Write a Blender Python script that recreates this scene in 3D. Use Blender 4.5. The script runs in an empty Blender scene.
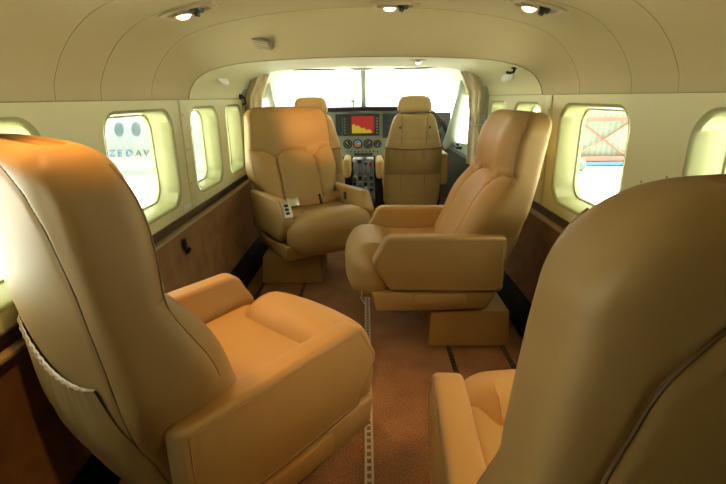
import bpy, bmesh, math, random
import numpy as np
from mathutils import Vector, Matrix

random.seed(7)
S = bpy.context.scene
COL = S.collection
PI = math.pi

# ---------------------------------------------------------------- camera
cam_data = bpy.data.cameras.new('camera')
cam = bpy.data.objects.new('camera', cam_data)
COL.objects.link(cam)
cam_data.sensor_width = 36.0
cam_data.lens = 36.0 * 450.0 / 726.0
cam_data.clip_start = 0.02
cam.matrix_world = (Matrix.Translation((0, 0, 1.0)) @ Matrix.Rotation(0.0085, 4, 'Z')
                    @ Matrix.Rotation(PI / 2 - math.radians(17.86), 4, 'X') @ Matrix.Rotation(-0.0138, 4, 'Z'))
S.camera = cam

# ---------------------------------------------------------------- world, exposure
W = bpy.data.worlds.new('world')
S.world = W
W.use_nodes = True
wn = W.node_tree.nodes
bg = wn['Background']
bg.inputs[0].default_value = (0.98, 1.0, 0.92, 1)
bg.inputs[1].default_value = 4.8
sun_data = bpy.data.lights.new('sun', 'SUN')
sun_data.energy = 40
sun_data.angle = math.radians(3)
sun_data.color = (1.0, 0.98, 0.86)
sun = bpy.data.objects.new('sun', sun_data)
COL.objects.link(sun)
sun.rotation_euler = (math.radians(10), math.radians(0), 0)
S.view_settings.view_transform = 'Standard'
S.view_settings.look = 'None'
S.view_settings.gamma = 1
S.view_settings.use_curve_mapping = False
S.view_settings.exposure = 0.0


# ---------------------------------------------------------------- materials
def new_mat(name):
    m = bpy.data.materials.new(name)
    m.use_nodes = True
    n = m.node_tree.nodes
    return m, n, m.node_tree.links, n['Principled BSDF']


def mat(name, col, rough=0.5, metal=0.0, var=0.0, vscale=8.0, bump=0.0, bscale=200.0, col2=None, coat=0.0, spec=0.5):
    m, n, l, b = new_mat(name)
    b.inputs['Roughness'].default_value = rough
    b.inputs['Metallic'].default_value = metal
    b.inputs['Specular IOR Level'].default_value = spec
    if coat:
        b.inputs['Coat Weight'].default_value = coat
        b.inputs['Coat Roughness'].default_value = 0.3
    tc = n.new('ShaderNodeTexCoord')
    if var > 0:
        t = n.new('ShaderNodeTexNoise')
        t.inputs['Scale'].default_value = vscale
        t.inputs['Detail'].default_value = 5
        l.new(tc.outputs['Object'], t.inputs['Vector'])
        r = n.new('ShaderNodeValToRGB')
        c2 = col2 or tuple(max(0, c * (1 - var)) for c in col)
        r.color_ramp.elements[0].position = 0.3
        r.color_ramp.elements[1].position = 0.7
        r.color_ramp.elements[0].color = (*c2, 1)
        r.color_ramp.elements[1].color = (*col, 1)
        l.new(t.outputs['Fac'], r.inputs['Fac'])
        l.new(r.outputs['Color'], b.inputs['Base Color'])
    else:
        b.inputs['Base Color'].default_value = (*col, 1)
    if bump > 0:
        t2 = n.new('ShaderNodeTexNoise')
        t2.inputs['Scale'].default_value = bscale
        t2.inputs['Detail'].default_value = 3
        l.new(tc.outputs['Object'], t2.inputs['Vector'])
        bp = n.new('ShaderNodeBump')
        bp.inputs['Strength'].default_value = bump
        bp.inputs['Distance'].default_value = 0.002
        l.new(t2.outputs['Fac'], bp.inputs['Height'])
        l.new(bp.outputs['Normal'], b.inputs['Normal'])
    return m


def emit(name, col, strength):
    m, n, l, b = new_mat(name)
    b.inputs['Base Color'].default_value = (*[c * 0.1 for c in col], 1)
    b.inputs['Emission Color'].default_value = (*col, 1)
    b.inputs['Emission Strength'].default_value = strength
    return m


M_leather = mat('tan_leather', (0.385, 0.235, 0.080), 0.5, var=0.10, vscale=5, bump=0.12, bscale=260, coat=0.0, spec=0.4)
M_leather_pilot = mat('crew_leather', (0.50, 0.35, 0.14), 0.5, var=0.12, vscale=6, bump=0.12, bscale=200)
M_pocket = mat('pocket_leather', (0.36, 0.24, 0.09), 0.45, var=0.1, vscale=9, bump=0.15, bscale=120)
M_seam = mat('dark_seam', (0.17, 0.10, 0.045), 0.7)
M_stitch = mat('stitching', (0.30, 0.19, 0.085), 0.7)
M_cream = mat('cream_trim', (0.72, 0.69, 0.41), 0.55, var=0.04, vscale=3, bump=0.06, bscale=300)
M_creamceil_shaded = mat('cream_headliner_shaded', (0.52, 0.43, 0.22), 0.6, var=0.05, vscale=2.5, bump=0.06, bscale=350)  # cream lining made browner; the ceiling's shade is put into the colour
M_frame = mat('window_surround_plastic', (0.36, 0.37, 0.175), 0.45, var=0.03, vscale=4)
M_line = mat('panel_joint', (0.36, 0.31, 0.17), 0.8)
M_strip = mat('dark_bronze_strip', (0.06, 0.035, 0.02), 0.35)
M_ledge = mat('ledge_edge', (0.42, 0.30, 0.17), 0.4)
M_black = mat('black_kick_panel', (0.008, 0.007, 0.006), 0.8, spec=0.15)
M_blackp = mat('black_plastic', (0.014, 0.014, 0.015), 0.4)
M_side = mat('brown_side_lining', (0.30, 0.15, 0.058), 0.75, var=0.35, vscale=14, bump=0.5, bscale=180)
M_metal = mat('brushed_metal', (0.62, 0.6, 0.55), 0.3, metal=0.9)
M_rail = mat('dark_seat_track', (0.035, 0.028, 0.022), 0.5, metal=0.2)
M_railpale = mat('pale_seat_track', (0.50, 0.43, 0.31), 0.45, metal=0.3)
M_lamp_house = mat('lamp_housing', (0.50, 0.42, 0.25), 0.45)
M_lamp = emit('warm_lamp', (1.0, 0.72, 0.36), 6)
M_grey = mat('panel_grey', (0.22, 0.26, 0.21), 0.55)
M_post = mat('post_grey_green', (0.36, 0.42, 0.34), 0.5)
M_curtain = mat('curtain_cloth', (0.66, 0.56, 0.36), 0.85, var=0.15, vscale=20)
M_belt = mat('belt_webbing', (0.40, 0.22, 0.09), 0.8, bump=0.3, bscale=400)
M_white = mat('white_paint', (0.8, 0.82, 0.8), 0.4)


def carpet_mat():
    m, n, l, b = new_mat('rust_carpet')
    tc = n.new('ShaderNodeTexCoord')
    t = n.new('ShaderNodeTexNoise'); t.inputs['Scale'].default_value = 240; t.inputs['Detail'].default_value = 4
    t2 = n.new('ShaderNodeTexNoise'); t2.inputs['Scale'].default_value = 7; t2.inputs['Detail'].default_value = 3
    l.new(tc.outputs['Object'], t.inputs['Vector']); l.new(tc.outputs['Object'], t2.inputs['Vector'])
    mx = n.new('ShaderNodeMath'); mx.operation = 'MULTIPLY_ADD'; mx.inputs[1].default_value = 0.35
    l.new(t2.outputs['Fac'], mx.inputs[0]); l.new(t.outputs['Fac'], mx.inputs[2])
    r = n.new('ShaderNodeValToRGB')
    r.color_ramp.elements[0].position = 0.48; r.color_ramp.elements[1].position = 0.86
    r.color_ramp.elements[0].color = (0.11, 0.042, 0.014, 1); r.color_ramp.elements[1].color = (0.38, 0.175, 0.07, 1)
    l.new(mx.outputs[0], r.inputs['Fac']); l.new(r.outputs['Color'], b.inputs['Base Color'])
    b.inputs['Roughness'].default_value = 0.95
    bp = n.new('ShaderNodeBump'); bp.inputs['Strength'].default_value = 0.6; bp.inputs['Distance'].default_value = 0.004
    l.new(t.outputs['Fac'], bp.inputs['Height']); l.new(bp.outputs['Normal'], b.inputs['Normal'])
    return m


def glass_mat():
    m = bpy.data.materials.new('clear_pane')
    m.use_nodes = True
    n = m.node_tree.nodes; l = m.node_tree.links
    n.clear()
    o = n.new('ShaderNodeOutputMaterial'); mx = n.new('ShaderNodeMixShader')
    tr = n.new('ShaderNodeBsdfTransparent'); gl = n.new('ShaderNodeBsdfGlossy')
    tr.inputs[0].default_value = (0.97, 0.99, 0.97, 1); gl.inputs['Roughness'].default_value = 0.03
    mx.inputs[0].default_value = 0.05
    l.new(tr.outputs[0], mx.inputs[1]); l.new(gl.outputs[0], mx.inputs[2]); l.new(mx.outputs[0], o.inputs[0])
    return m


def corrugated_mat():
    m, n, l, b = new_mat('corrugated_sheet')
    tc = n.new('ShaderNodeTexCoord')
    w = n.new('ShaderNodeTexWave'); w.wave_type = 'BANDS'; w.bands_direction = 'X'
    w.inputs['Scale'].default_value = 1.7; w.inputs['Distortion'].default_value = 0
    l.new(tc.outputs['Object'], w.inputs['Vector'])
    r = n.new('ShaderNodeValToRGB')
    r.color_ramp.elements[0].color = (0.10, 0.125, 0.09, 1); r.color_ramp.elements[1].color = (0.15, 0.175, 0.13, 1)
    l.new(w.outputs['Fac'], r.inputs['Fac']); l.new(r.outputs['Color'], b.inputs['Base Color'])
    b.inputs['Roughness'].default_value = 0.6
    return m


M_carpet = carpet_mat()
M_glass = glass_mat()
M_corr = corrugated_mat()


# ---------------------------------------------------------------- mesh helpers
def obj(name, bm, m, parent=None, smooth=True, loc=None):
    me = bpy.data.meshes.new(name)
    bmesh.ops.recalc_face_normals(bm, faces=bm.faces[:])
    bm.to_mesh(me)
    bm.free()
    me.materials.append(m)
    if smooth:
        me.polygons.foreach_set('use_smooth', [True] * len(me.polygons))
        try:
            me.set_sharp_from_angle(angle=math.radians(42))
        except Exception:
            pass
    o = bpy.data.objects.new(name, me)
    COL.objects.link(o)
    if parent is not None:
        o.parent = parent
    if loc is not None:
        o.location = loc
    return o


def thing(name, label, cat, loc=(0, 0, 0), rz=0.0, group=None):
    o = bpy.data.objects.new(name, None)
    COL.objects.link(o)
    o.empty_display_size = 0.05
    o.location = loc
    o.rotation_euler = (0, 0, rz)
    tag(o, label, cat, group)
    return o


def tag(o, label, cat, group=None):
    o['label'] = label
    o['category'] = cat
    if group:
        o['group'] = group
    return o


def struct(name, bm, m, label=None, smooth=True, parent=None):
    o = obj(name, bm, m, parent, smooth)
    if parent is None:
        o['kind'] = 'structure'
        if label:
            o['label'] = label
    return o


def box(bm, lo, hi, bevel=0.0, seg=2, mtx=None):
    r = bmesh.ops.create_cube(bm, size=1)
    vs = r['verts']
    for v in vs:
        v.co = Vector([lo[i] + (v.co[i] + 0.5) * (hi[i] - lo[i]) for i in range(3)])
    if bevel > 0:
        es = list({e for v in vs for e in v.link_edges})
        rr = bmesh.ops.bevel(bm, geom=es, offset=bevel, segments=seg, profile=0.5, affect='EDGES')
        vs = list({v for f in rr['faces'] for v in f.verts} | {v for v in vs if v.is_valid})
    if mtx is not None:
        for v in vs:
            v.co = mtx @ v.co
    return vs


def prism(bm, pts, a0, a1, axis='x', bevel=0.0, seg=3):
    """closed 2-D outline extruded along an axis; pts are (y,z) for x, (x,z) for y, (x,y) for z"""
    def P(p, a):
        return {'x': (a, p[0], p[1]), 'y': (p[0], a, p[1]), 'z': (p[0], p[1], a)}[axis]
    lo = [bm.verts.new(P(p, a0)) for p in pts]
    hi = [bm.verts.new(P(p, a1)) for p in pts]
    n = len(pts)
    fs = [bm.faces.new(lo[::-1]), bm.faces.new(hi)]
    for i in range(n):
        fs.append(bm.faces.new((lo[i], lo[(i + 1) % n], hi[(i + 1) % n], hi[i])))
    if bevel > 0:
        es = list({e for f in fs for e in f.edges})
        bmesh.ops.bevel(bm, geom=es, offset=bevel, segments=seg, profile=0.5, affect='EDGES')
    return lo + hi


def tube(bm, pts, r, n=8, closed=False, flat=None):
    pts = [Vector(p) for p in pts]
    rings = []
    N = len(pts)
    up = None
    for i, p in enumerate(pts):
        if closed:
            t = (pts[(i + 1) % N] - pts[i - 1]).normalized()
        else:
            t = (pts[min(i + 1, N - 1)] - pts[max(i - 1, 0)]).normalized()
        if up is None:
            up = Vector((0, 0, 1)) if abs(t.z) < 0.9 else Vector((1, 0, 0))
        a = t.cross(up)
        if a.length < 1e-6:
            a = t.orthogonal()
        a.normalize()
        b = a.cross(t).normalized()
        up = b
        rr = r[i] if isinstance(r, (list, tuple)) else r
        k = flat or 1.0
        rings.append([bm.verts.new(p + a * (rr * math.cos(2 * PI * j / n)) + b * (rr * k * math.sin(2 * PI * j / n))) for j in range(n)])
    for i in range(N if closed else N - 1):
        A, B = rings[i], rings[(i + 1) % N]
        for j in range(n):
            bm.faces.new((A[j], A[(j + 1) % n], B[(j + 1) % n], B[j]))
    if not closed:
        bm.faces.new(rings[0][::-1])
        bm.faces.new(rings[-1])


def lathe(bm, prof, n=24, mtx=None):
    """prof: (radius, height) pairs about local z"""
    rings = []
    for r, h in prof:
        if r < 1e-6:
            rings.append([bm.verts.new((0, 0, h))])
        else:
            rings.append([bm.verts.new((r * math.cos(2 * PI * j / n), r * math.sin(2 * PI * j / n), h)) for j in range(n)])
    for A, B in zip(rings[:-1], rings[1:]):
        for j in range(n):
            k = (j + 1) % n
            if len(A) == 1 and len(B) == 1:
                continue
            if len(A) == 1:
                bm.faces.new((A[0], B[j], B[k]))
            elif len(B) == 1:
                bm.faces.new((A[j], A[k], B[0]))
            else:
                bm.faces.new((A[j], A[k], B[k], B[j]))
    if mtx is not None:
        for R in rings:
            for v in R:
                v.co = mtx @ v.co


def rbox(bm, c, h, r, n=14, fn=None):
    """rounded box: centre c, half sizes h, edge radius r, grid n per side, fn deforms (x,y,z)->(x,y,z) in local"""
    r = min(r, *h)
    inner = [h[i] - r for i in range(3)]
    cache = {}

    def put(p):
        q = [max(-inner[i], min(inner[i], p[i] * h[i])) for i in range(3)]
        d = Vector([p[i] * h[i] - q[i] for i in range(3)])
        if d.length > 1e-9:
            d = d.normalized() * r
        co = Vector(q) + d
        if fn:
            co = Vector(fn(*co))
        return co + Vector(c)
    # grid positions concentrated so the rounding is sampled
    def grid(i):
        k = max(3, n // 3)
        e = inner[i] / h[i]
        a = [-1 + (1 - e) * (1 - math.cos(PI / 2 * t / k)) / 1.0 if False else -1 + (1 - e) * (math.tan(PI / 4 * t / k)) for t in range(k)]
        m = [-e + 2 * e * t / n for t in range(n + 1)]
        return a + m + [-x for x in a[::-1]]
    G = [grid(i) for i in range(3)]

    def vert(p):
        key = tuple(round(x, 6) for x in p)
        if key not in cache:
            cache[key] = bm.verts.new(put(p))
        return cache[key]
    for ax in range(3):
        u, w = [i for i in range(3) if i != ax]
        for s in (-1, 1):
            for i in range(len(G[u]) - 1):
                for j in range(len(G[w]) - 1):
                    q = []
                    for (a, b) in ((i, j), (i + 1, j), (i + 1, j + 1), (i, j + 1)):
                        p = [0, 0, 0]
                        p[ax] = s; p[u] = G[u][a]; p[w] = G[w][b]
                        q.append(vert(p))
                    if len(set(q)) == 4:
                        try:
                            bm.faces.new(q)
                        except ValueError:
                            pass


def rrect(cx, cy, hw, hh, r, n=6):
    pts = []
    for (sx, sy, a0) in ((1, 1, 0), (-1, 1, 90), (-1, -1, 180), (1, -1, 270)):
        for k in range(n + 1):
            a = math.radians(a0 + 90 * k / n)
            pts.append((cx + sx * (hw - r) + r * math.cos(a), cy + sy * (hh - r) + r * math.sin(a)))
    return pts


def loft(bm, rings, closed=True, cap0=False, cap1=False):
    V = [[bm.verts.new(p) for p in R] for R in rings]
    n = len(V[0])
    for A, B in zip(V[:-1], V[1:]):
        for j in range(n if closed else n - 1):
            k = (j + 1) % n
            bm.faces.new((A[j], A[k], B[k], B[j]))
    if cap0: bm.faces.new(V[0][::-1])
    if cap1: bm.faces.new(V[-1])
    return V


def interp(x, xs, ys):
    return float(np.interp(x, xs, ys))


def dup(o, parent=None):
    c = o.copy()
    COL.objects.link(c)
    c.parent = parent
    for ch in list(o.children):
        dup(ch, c)
    return c


# ================================================================= CABIN SHELL
HW = 0.75
Y0, Y1 = -1.3, 2.86
YD = Y0
FULL = [(0.75, 0), (0.745, 0.04), (0.728, 0.08), (0.705, 0.118), (0.67, 0.158), (0.62, 0.195), (0.55, 0.224), (0.45, 0.248), (0.33, 0.266), (0.17, 0.280), (0, 0.285)]
ARCH = [(0.75, 0), (0.742, 0.03), (0.728, 0.055), (0.705, 0.082), (0.66, 0.109), (0.61, 0.124), (0.54, 0.138), (0.45, 0.147), (0.33, 0.153), (0.17, 0.158), (0, 0.160)]


def section(k, dz=0.0):
    P = [(a[0] * (1 - k) + b[0] * k, 1.0 + a[1] * (1 - k) + b[1] * k + dz * b[1] / 0.16) for a, b in zip(FULL, ARCH)]
    return P


def full_profile(k, dz=0.0):
    P = section(k, dz)
    R = P + [(-x, z) for x, z in P[:-1][::-1]]
    # refine with Catmull-Rom style resample
    out = []
    for i in range(len(R) - 1):
        p0 = R[max(i - 1, 0)]; p1 = R[i]; p2 = R[i + 1]; p3 = R[min(i + 2, len(R) - 1)]
        for t in (0, 0.25, 0.5, 0.75):
            f = lambda a, b, c, d: 0.5 * (2 * b + (c - a) * t + (2 * a - 5 * b + 4 * c - d) * t * t + (3 * b - a - 3 * c + d) * t ** 3)
            out.append((f(p0[0], p1[0], p2[0], p3[0]), f(p0[1], p1[1], p2[1], p3[1])))
    out.append(R[-1])
    return out


def blend_k(y):
    t = min(1, max(0, (y - 1.66) / 0.34))
    return t


def shell(bm, ys, kfun, th=0.02):
    inner = []; outer = []
    for y in ys:
        P = full_profile(kfun(y)[0], kfun(y)[1])
        inner.append([(x, y, z) for x, z in P])
        outer.append([(x * 1.04, y, z + th) for x, z in P])
    A = loft(bm, inner, closed=False)
    B = loft(bm, outer, closed=False)
    n = len(A[0])
    for i in range(len(ys) - 1):
        for j in (0, n - 1):
            bm.faces.new((A[i][j], A[i + 1][j], B[i + 1][j], B[i][j]))
    for i in (0, len(ys) - 1):
        for j in range(n - 1):
            bm.faces.new((A[i][j], A[i][j + 1], B[i][j + 1], B[i][j]))


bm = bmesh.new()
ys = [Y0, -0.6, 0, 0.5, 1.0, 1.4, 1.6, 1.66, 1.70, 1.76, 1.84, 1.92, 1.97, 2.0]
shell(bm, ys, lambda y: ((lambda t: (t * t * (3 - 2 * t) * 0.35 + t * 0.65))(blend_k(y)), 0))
struct('ceiling', bm, M_creamceil_shaded, 'cream curved headliner of the aircraft cabin')
bm = bmesh.new()
shell(bm, [2.004, 2.1, 2.4, 2.7, 2.86], lambda y: (1.0, 0.0 + 0.012 * (y - 2.0) / 0.86))
o = struct('ceiling', bm, M_cream, 'cream arched lining between cabin and cockpit')

# panel joints in the headliner and the long joint at the top of the side walls
tn = 0


def trim(bm, m, label, smooth=True):
    global tn
    tn += 1
    return struct('trim_%d' % tn, bm, m, label, smooth)


def joint(y, k=0.0, rng=None, r=0.0009, dz=0.0):
    bm = bmesh.new()
    P = full_profile(k, dz)
    if rng:
        P = [p for p in P if rng(p)]
    tube(bm, [(x, y, z - 0.0002) for x, z in P], r, 5)
    return bm


for y in (0.25, 0.75, 1.14, 1.34):
    trim(joint(y), M_line, 'thin joint between headliner panels')
trim(joint(1.66, 0), M_line, 'joint where the headliner steps down toward the cockpit')
trim(joint(2.002, 1.0, r=0.0035), M_line, 'dark edge of the arch before the cockpit')
for s in (-1, 1):
    bm = bmesh.new()
    tube(bm, [(s * 0.7498, Y0, 1.0), (s * 0.7498, Y1, 1.0)], 0.0016, 5)
    trim(bm, M_line, 'long joint between headliner and side wall')

# side walls with window cut-outs
WINS = [(-0.06, 0.36), (0.60, 1.06), (1.315, 1.795), (1.985, 2.36), (2.50, 2.80)]
WZ0, WZ1 = 0.595, 0.966


def slab_with_holes(name, y0, y1, z0, z1, holes, x, th, s):
    """flat side wall panel in the plane x = s*x with rounded holes"""
    cu = bpy.data.curves.new(name, 'CURVE')
    cu.dimensions = '2D'
    cu.fill_mode = 'BOTH'
    cu.extrude = th / 2

    def poly(pts):
        sp = cu.splines.new('POLY')
        sp.points.add(len(pts) - 1)
        for i, p in enumerate(pts):
            sp.points[i].co = (p[0], p[1], 0, 1)
        sp.use_cyclic_u = True
    poly([(y0, z0), (y1, z0), (y1, z1), (y0, z1)])
    for h in holes:
        poly(h[::-1])
    tmp = bpy.data.objects.new(name, cu)
    COL.objects.link(tmp)
    dg = bpy.context.evaluated_depsgraph_get()
    dg.update()
    me = bpy.data.meshes.new_from_object(tmp.evaluated_get(dg))
    bpy.data.objects.remove(tmp)
    for v in me.vertices:
        yy, zz, xx = v.co.x, v.co.y, v.co.z
        v.co = (s * (x + th / 2 + xx), yy, zz)
    bm = bmesh.new()
    bm.from_mesh(me)
    bmesh.ops.remove_doubles(bm, verts=bm.verts[:], dist=1e-5)
    return bm


wi = 0
for s, side in ((-1, 'left'), (1, 'right')):
    wins = WINS
    holes = [rrect((a + b) / 2, (WZ0 + WZ1) / 2, (b - a) / 2, (WZ1 - WZ0) / 2, 0.075 if b - a > .35 else .05) for a, b in wins]
    y0 = YD
    bm = slab_with_holes('wall', y0, Y1, 0.545, 1.0, holes, HW, 0.012, s)
    struct('wall_' + side, bm, M_cream, 'cream side wall panel around the cabin windows', smooth=False)
    for (a, b), hole in zip(wins, holes):
        wi += 1
        cy, cz = (a + b) / 2, (WZ0 + WZ1) / 2
        hw, hh = (b - a) / 2, (WZ1 - WZ0) / 2
        R0 = 0.075 if b - a > .35 else .05
        bm = bmesh.new()
        rings = []
        for (dx, ins, rr) in ((-0.004, -0.004, R0 + .004), (-0.003, 0.002, R0), (0.004, 0.008, R0), (0.062, 0.014, R0 - .008), (0.073, 0.016, R0 - .01), (0.075, 0.022, R0 - .012), (0.086, 0.023, R0 - .012)):
            rings.append([(s * (HW + dx), y, z) for y, z in rrect(cy, cz, hw - ins, hh - ins, max(rr, .015), 8)])
        loft(bm, rings)
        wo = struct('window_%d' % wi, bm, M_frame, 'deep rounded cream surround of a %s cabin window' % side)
        bm = bmesh.new()
        P = rrect(cy, cz, hw - 0.019, hh - 0.019, 0.05, 6)
        prism(bm, P, s * (HW + 0.078), s * (HW + 0.081), 'x')
        obj('pane', bm, M_glass, wo, smooth=False)

# side linings below the windows
for s, side in ((-1, 'left'), (1, 'right')):
    y0 = YD
    bm = bmesh.new()   # recessed dark strip and its ledge
    prism(bm, [(s * 0.752, 0.549), (s * 0.752, 0.50), (s * 0.764, 0.50), (s * 0.764, 0.549)], y0, Y1, 'y')
    prism(bm, [(s * 0.742, 0.549), (s * 0.742, 0.537), (s * 0.762, 0.537), (s * 0.762, 0.549)], y0, Y1, 'y')
    trim(bm, M_strip, 'dark strip running under the %s windows' % side, smooth=False)
    bm = bmesh.new()
    prism(bm, [(s * 0.725, 0.513), (s * 0.725, 0.503), (s * 0.752, 0.503), (s * 0.752, 0.513)], y0, Y1, 'y', 0.002, 2)
    trim(bm, M_ledge, 'thin tan ledge above the %s side lining' % side)
    bm = bmesh.new()
    prof = [(0.734, 0.503), (0.737, 0.47), (0.735, 0.35), (0.722, 0.22), (0.695, 0.125)]
    lofts = []
    for y in np.linspace(y0, Y1, 30):
        lofts.append([(s * x, y, z) for x, z in prof] + [(s * (x + 0.02), y, z) for x, z in prof[::-1]])
    loft(bm, lofts, cap0=True, cap1=True)
    struct('wall_' + side, bm, M_side, 'brown textured lining below the %s windows' % side)
    bm = bmesh.new()
    prism(bm, [(s * 0.665, 0.0), (s * 0.655, 0.03), (s * 0.668, 0.115), (s * 0.688, 0.148), (s * 0.73, 0.148), (s * 0.73, 0.0)], y0, Y1, 'y', 0.006, 2)
    struct('baseboard_' + side, bm, M_black, 'black kick panel along the %s edge of the floor' % side)
    # trim strip between the second and third windows
    bm = bmesh.new()
    box(bm, (min(s * 0.744, s * 0.751), 1.885, 0.552), (max(s * 0.744, s * 0.751), 1.945, 0.997), 0.002)
    trim(bm, M_cream, 'upright cover strip between windows on the %s wall' % side)
    for (yy, zz) in ((1.90, 0.94), (1.90, 0.80), (1.93, 0.80), (1.90, 0.66)):
        bm = bmesh.new()
        lathe(bm, [(0, 0.002), (0.004, 0.0015), (0.005, 0)], 12, Matrix.Translation((s * 0.744, yy, zz)) @ Matrix.Rotation(-s * PI / 2, 4, 'Y'))
        trim(bm, M_line, 'small screw on the cover strip')

# small black latch and slot on the left lining, screws on right wall
bm = bmesh.new()
box(bm, (-0.735, 1.70, 0.425), (-0.722, 1.724, 0.47), 0.004)
box(bm, (-0.728, 1.704, 0.41), (-0.716, 1.736, 0.427), 0.003)
tag(obj('latch', bm, M_blackp), 'small black latch on the brown lining under the left windows', 'latch')
for yy, zz in ((1.12, 0.80), (1.22, 0.77)):
    bm = bmesh.new()
    lathe(bm, [(0, 0.0015), (0.003, 0.001), (0.004, 0)], 12, Matrix.Translation((0.7495, yy, zz)) @ Matrix.Rotation(-PI / 2, 4, 'Y'))
    trim(bm, M_line, 'small screw in the right wall')
bm = bmesh.new()
box(bm, (-0.7495, 1.80, 0.563), (-0.747, 1.93, 0.583), 0.001)
trim(bm, M_white, 'small pale placard low on the left wall')

# floor
bm = bmesh.new()
box(bm, (-0.72, Y0, -0.03), (0.72, 4.25, 0.0))
struct('floor', bm, M_carpet, 'rust brown carpet of the cabin floor', smooth=False)


def track(x, y0, y1, w, m_lip, label, pale=False):
    bm = bmesh.new()
    if pale:
        for sx in (-1, 1):
            box(bm, (x + sx * w * .5 - .0035, y0, 0.0), (x + sx * w * .5 + .0035, y1, 0.005), 0.001)
        y = y0
        while y < y1 - .012:
            box(bm, (x - w * .5, y, 0.0), (x + w * .5, y + .010, 0.0035))
            y += 0.027
    else:
        for sx in (-1, 1):
            box(bm, (x + sx * w * .5 - .003, y0, 0.0), (x + sx * w * .5 + .003, y1, 0.004), 0.001)
        y = y0
        while y < y1 - .012:
            box(bm, (x - w * .5, y, 0.0), (x + w * .5, y + .013, 0.002))
            y += 0.024
    trim(bm, m_lip, label, smooth=False)


track(0.0, -0.6, 3.0, 0.019, M_railpale, 'pale centre seat track in the carpet', True)
for x, lab in ((-0.588, 'outer left'), (-0.352, 'inner left'), (0.335, 'inner right'), (0.562, 'outer right')):
    track(x, -0.6, 3.0, 0.013, M_rail, 'dark %s seat track in the carpet' % lab)

# rear bulkhead behind the photographer; left rear is the open doorway
bm = bmesh.new()
P = full_profile(0)
pts = [(x, z) for x, z in P] + [(-0.75, 0), (0.75, 0)]
prism(bm, pts, Y0 - 0.02, Y0, 'y')
struct('wall_back', bm, M_cream, 'cream rear bulkhead', smooth=False)


# ================================================================= PASSENGER SEAT
ZT = 0.9505
W_Z = [0.22, 0.30, 0.44, 0.50, 0.55, 0.60, 0.70, 0.85, 0.95]
W_V = [0.195, 0.212, 0.216, 0.240, 0.272, 0.278, 0.268, 0.254, 0.250]
R_Z = [0.22, 0.30, 0.45, 0.60, 0.75, 0.95]
R_V = [-0.235, -0.275, -0.325, -0.350, -0.365, -0.382]
F_Z = [0.22, 0.40, 0.50, 0.60, 0.66, 0.71, 0.76, 0.85, 0.95]
F_V = [-0.07, -0.082, -0.128, -0.164, -0.202, -0.231, -0.224, -0.226, -0.268]


def smooth_interp(z, Z, V):
    # average a few samples for a soft curve
    return sum(interp(z + d, Z, V) for d in (-.024, -.012, 0, .012, .024)) / 5


def back_ring(z):
    w = smooth_interp(z, W_Z, W_V)
    yr = smooth_interp(z, R_Z, R_V)
    yf = smooth_interp(z, F_Z, F_V)
    yc = (yr + yf) / 2
    hd = (yf - yr) / 2
    Rw = 0.070
    if z > ZT - Rw:
        q = (z - (ZT - Rw)) / Rw
        w = w - Rw + Rw * math.sqrt(max(0, 1 - q * q))
    Rd = 0.036
    if z > ZT - Rd:
        q = (z - (ZT - Rd)) / Rd
        hd = hd - Rd + Rd * math.sqrt(max(0, 1 - min(1, q) ** 2))
    if z < 0.26:
        q = (0.26 - z) / 0.04
        s = math.sqrt(max(0.0, 1 - min(1, q) ** 2))
        w = w - 0.03 + 0.03 * s
        hd = hd - 0.03 + 0.03 * s
    return w, yc, hd


def crown(x, z):
    k = max(0, min(1, (z - 0.80) / 0.15))
    return z + k * 0.003 * (1 - (x / 0.25) ** 2)


def back_pt(t, z):
    w, yc, hd = back_ring(z)
    c, s_ = math.cos(t), math.sin(t)
    e = 2 / 3.8 if s_ >= 0 else 2 / 6.5
    x = w * math.copysign(abs(c) ** e, c)
    y = yc + hd * math.copysign(abs(s_) ** e, s_)
    return x, y


FRONT_SEAMS = [
    [(-0.118, 0.40), (-0.125, 0.55), (-0.125, 0.64), (-0.115, 0.675), (-0.07, 0.705), (0, 0.715), (0.07, 0.705), (0.115, 0.675), (0.125, 0.64), (0.125, 0.55), (0.118, 0.40)],
    [(0.115, 0.660), (0.150, 0.690), (0.190, 0.712), (0.275, 0.718)],
    [(-0.115, 0.660), (-0.150, 0.690), (-0.190, 0.712), (-0.275, 0.718)],
]
REAR_HALF = [(0.0, 0.932), (0.08, 0.929), (0.14, 0.917), (0.185, 0.894), (0.212, 0.85), (0.230, 0.76), (0.236, 0.60), (0.200, 0.45), (0.172, 0.30)]


def dist_poly(x, z, P):
    d = 9
    for (a, b), (c, e) in zip(P[:-1], P[1:]):
        vx, vz = c - a, e - b
        L = vx * vx + vz * vz
        t = max(0, min(1, ((x - a) * vx + (z - b) * vz) / L))
        d = min(d, math.hypot(x - a - t * vx, z - b - t * vz))
    return d


def front_disp(x, z):
    d = min(dist_poly(x, z, P) for P in FRONT_SEAMS)
    o = -0.010 * math.exp(-(d / 0.009) ** 2)
    # puffed centre panel and bolsters
    if abs(x) < 0.12 and z < 0.70:
        o += -0.014 * (1 - (x / 0.12) ** 2) * min(1, (0.70 - z) / 0.08) + 0.006
    elif z < 0.74:
        k = min(1, max(0, (0.76 - z) / 0.12))
        bx = (abs(x) - 0.19) / 0.07
        o += 0.022 * k * max(0, 1 - bx * bx)
    # head cushion: two gentle side rolls around a shallow hollow
    if z > 0.70:
        k = min(1, (z - 0.70) / 0.08)
        o += 0.010 * k * (math.exp(-((abs(x) - 0.14) / 0.06) ** 2)) - 0.004 * k
    return o


def rear_disp(x, z):
    d = dist_poly(abs(x), z, REAR_HALF)
    puff = -0.016 * max(0, 1 - (x / 0.235) ** 2) * min(1, max(0, (0.94 - z) / 0.12))
    return 0.003 * math.exp(-(d / 0.005) ** 2) + puff


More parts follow.
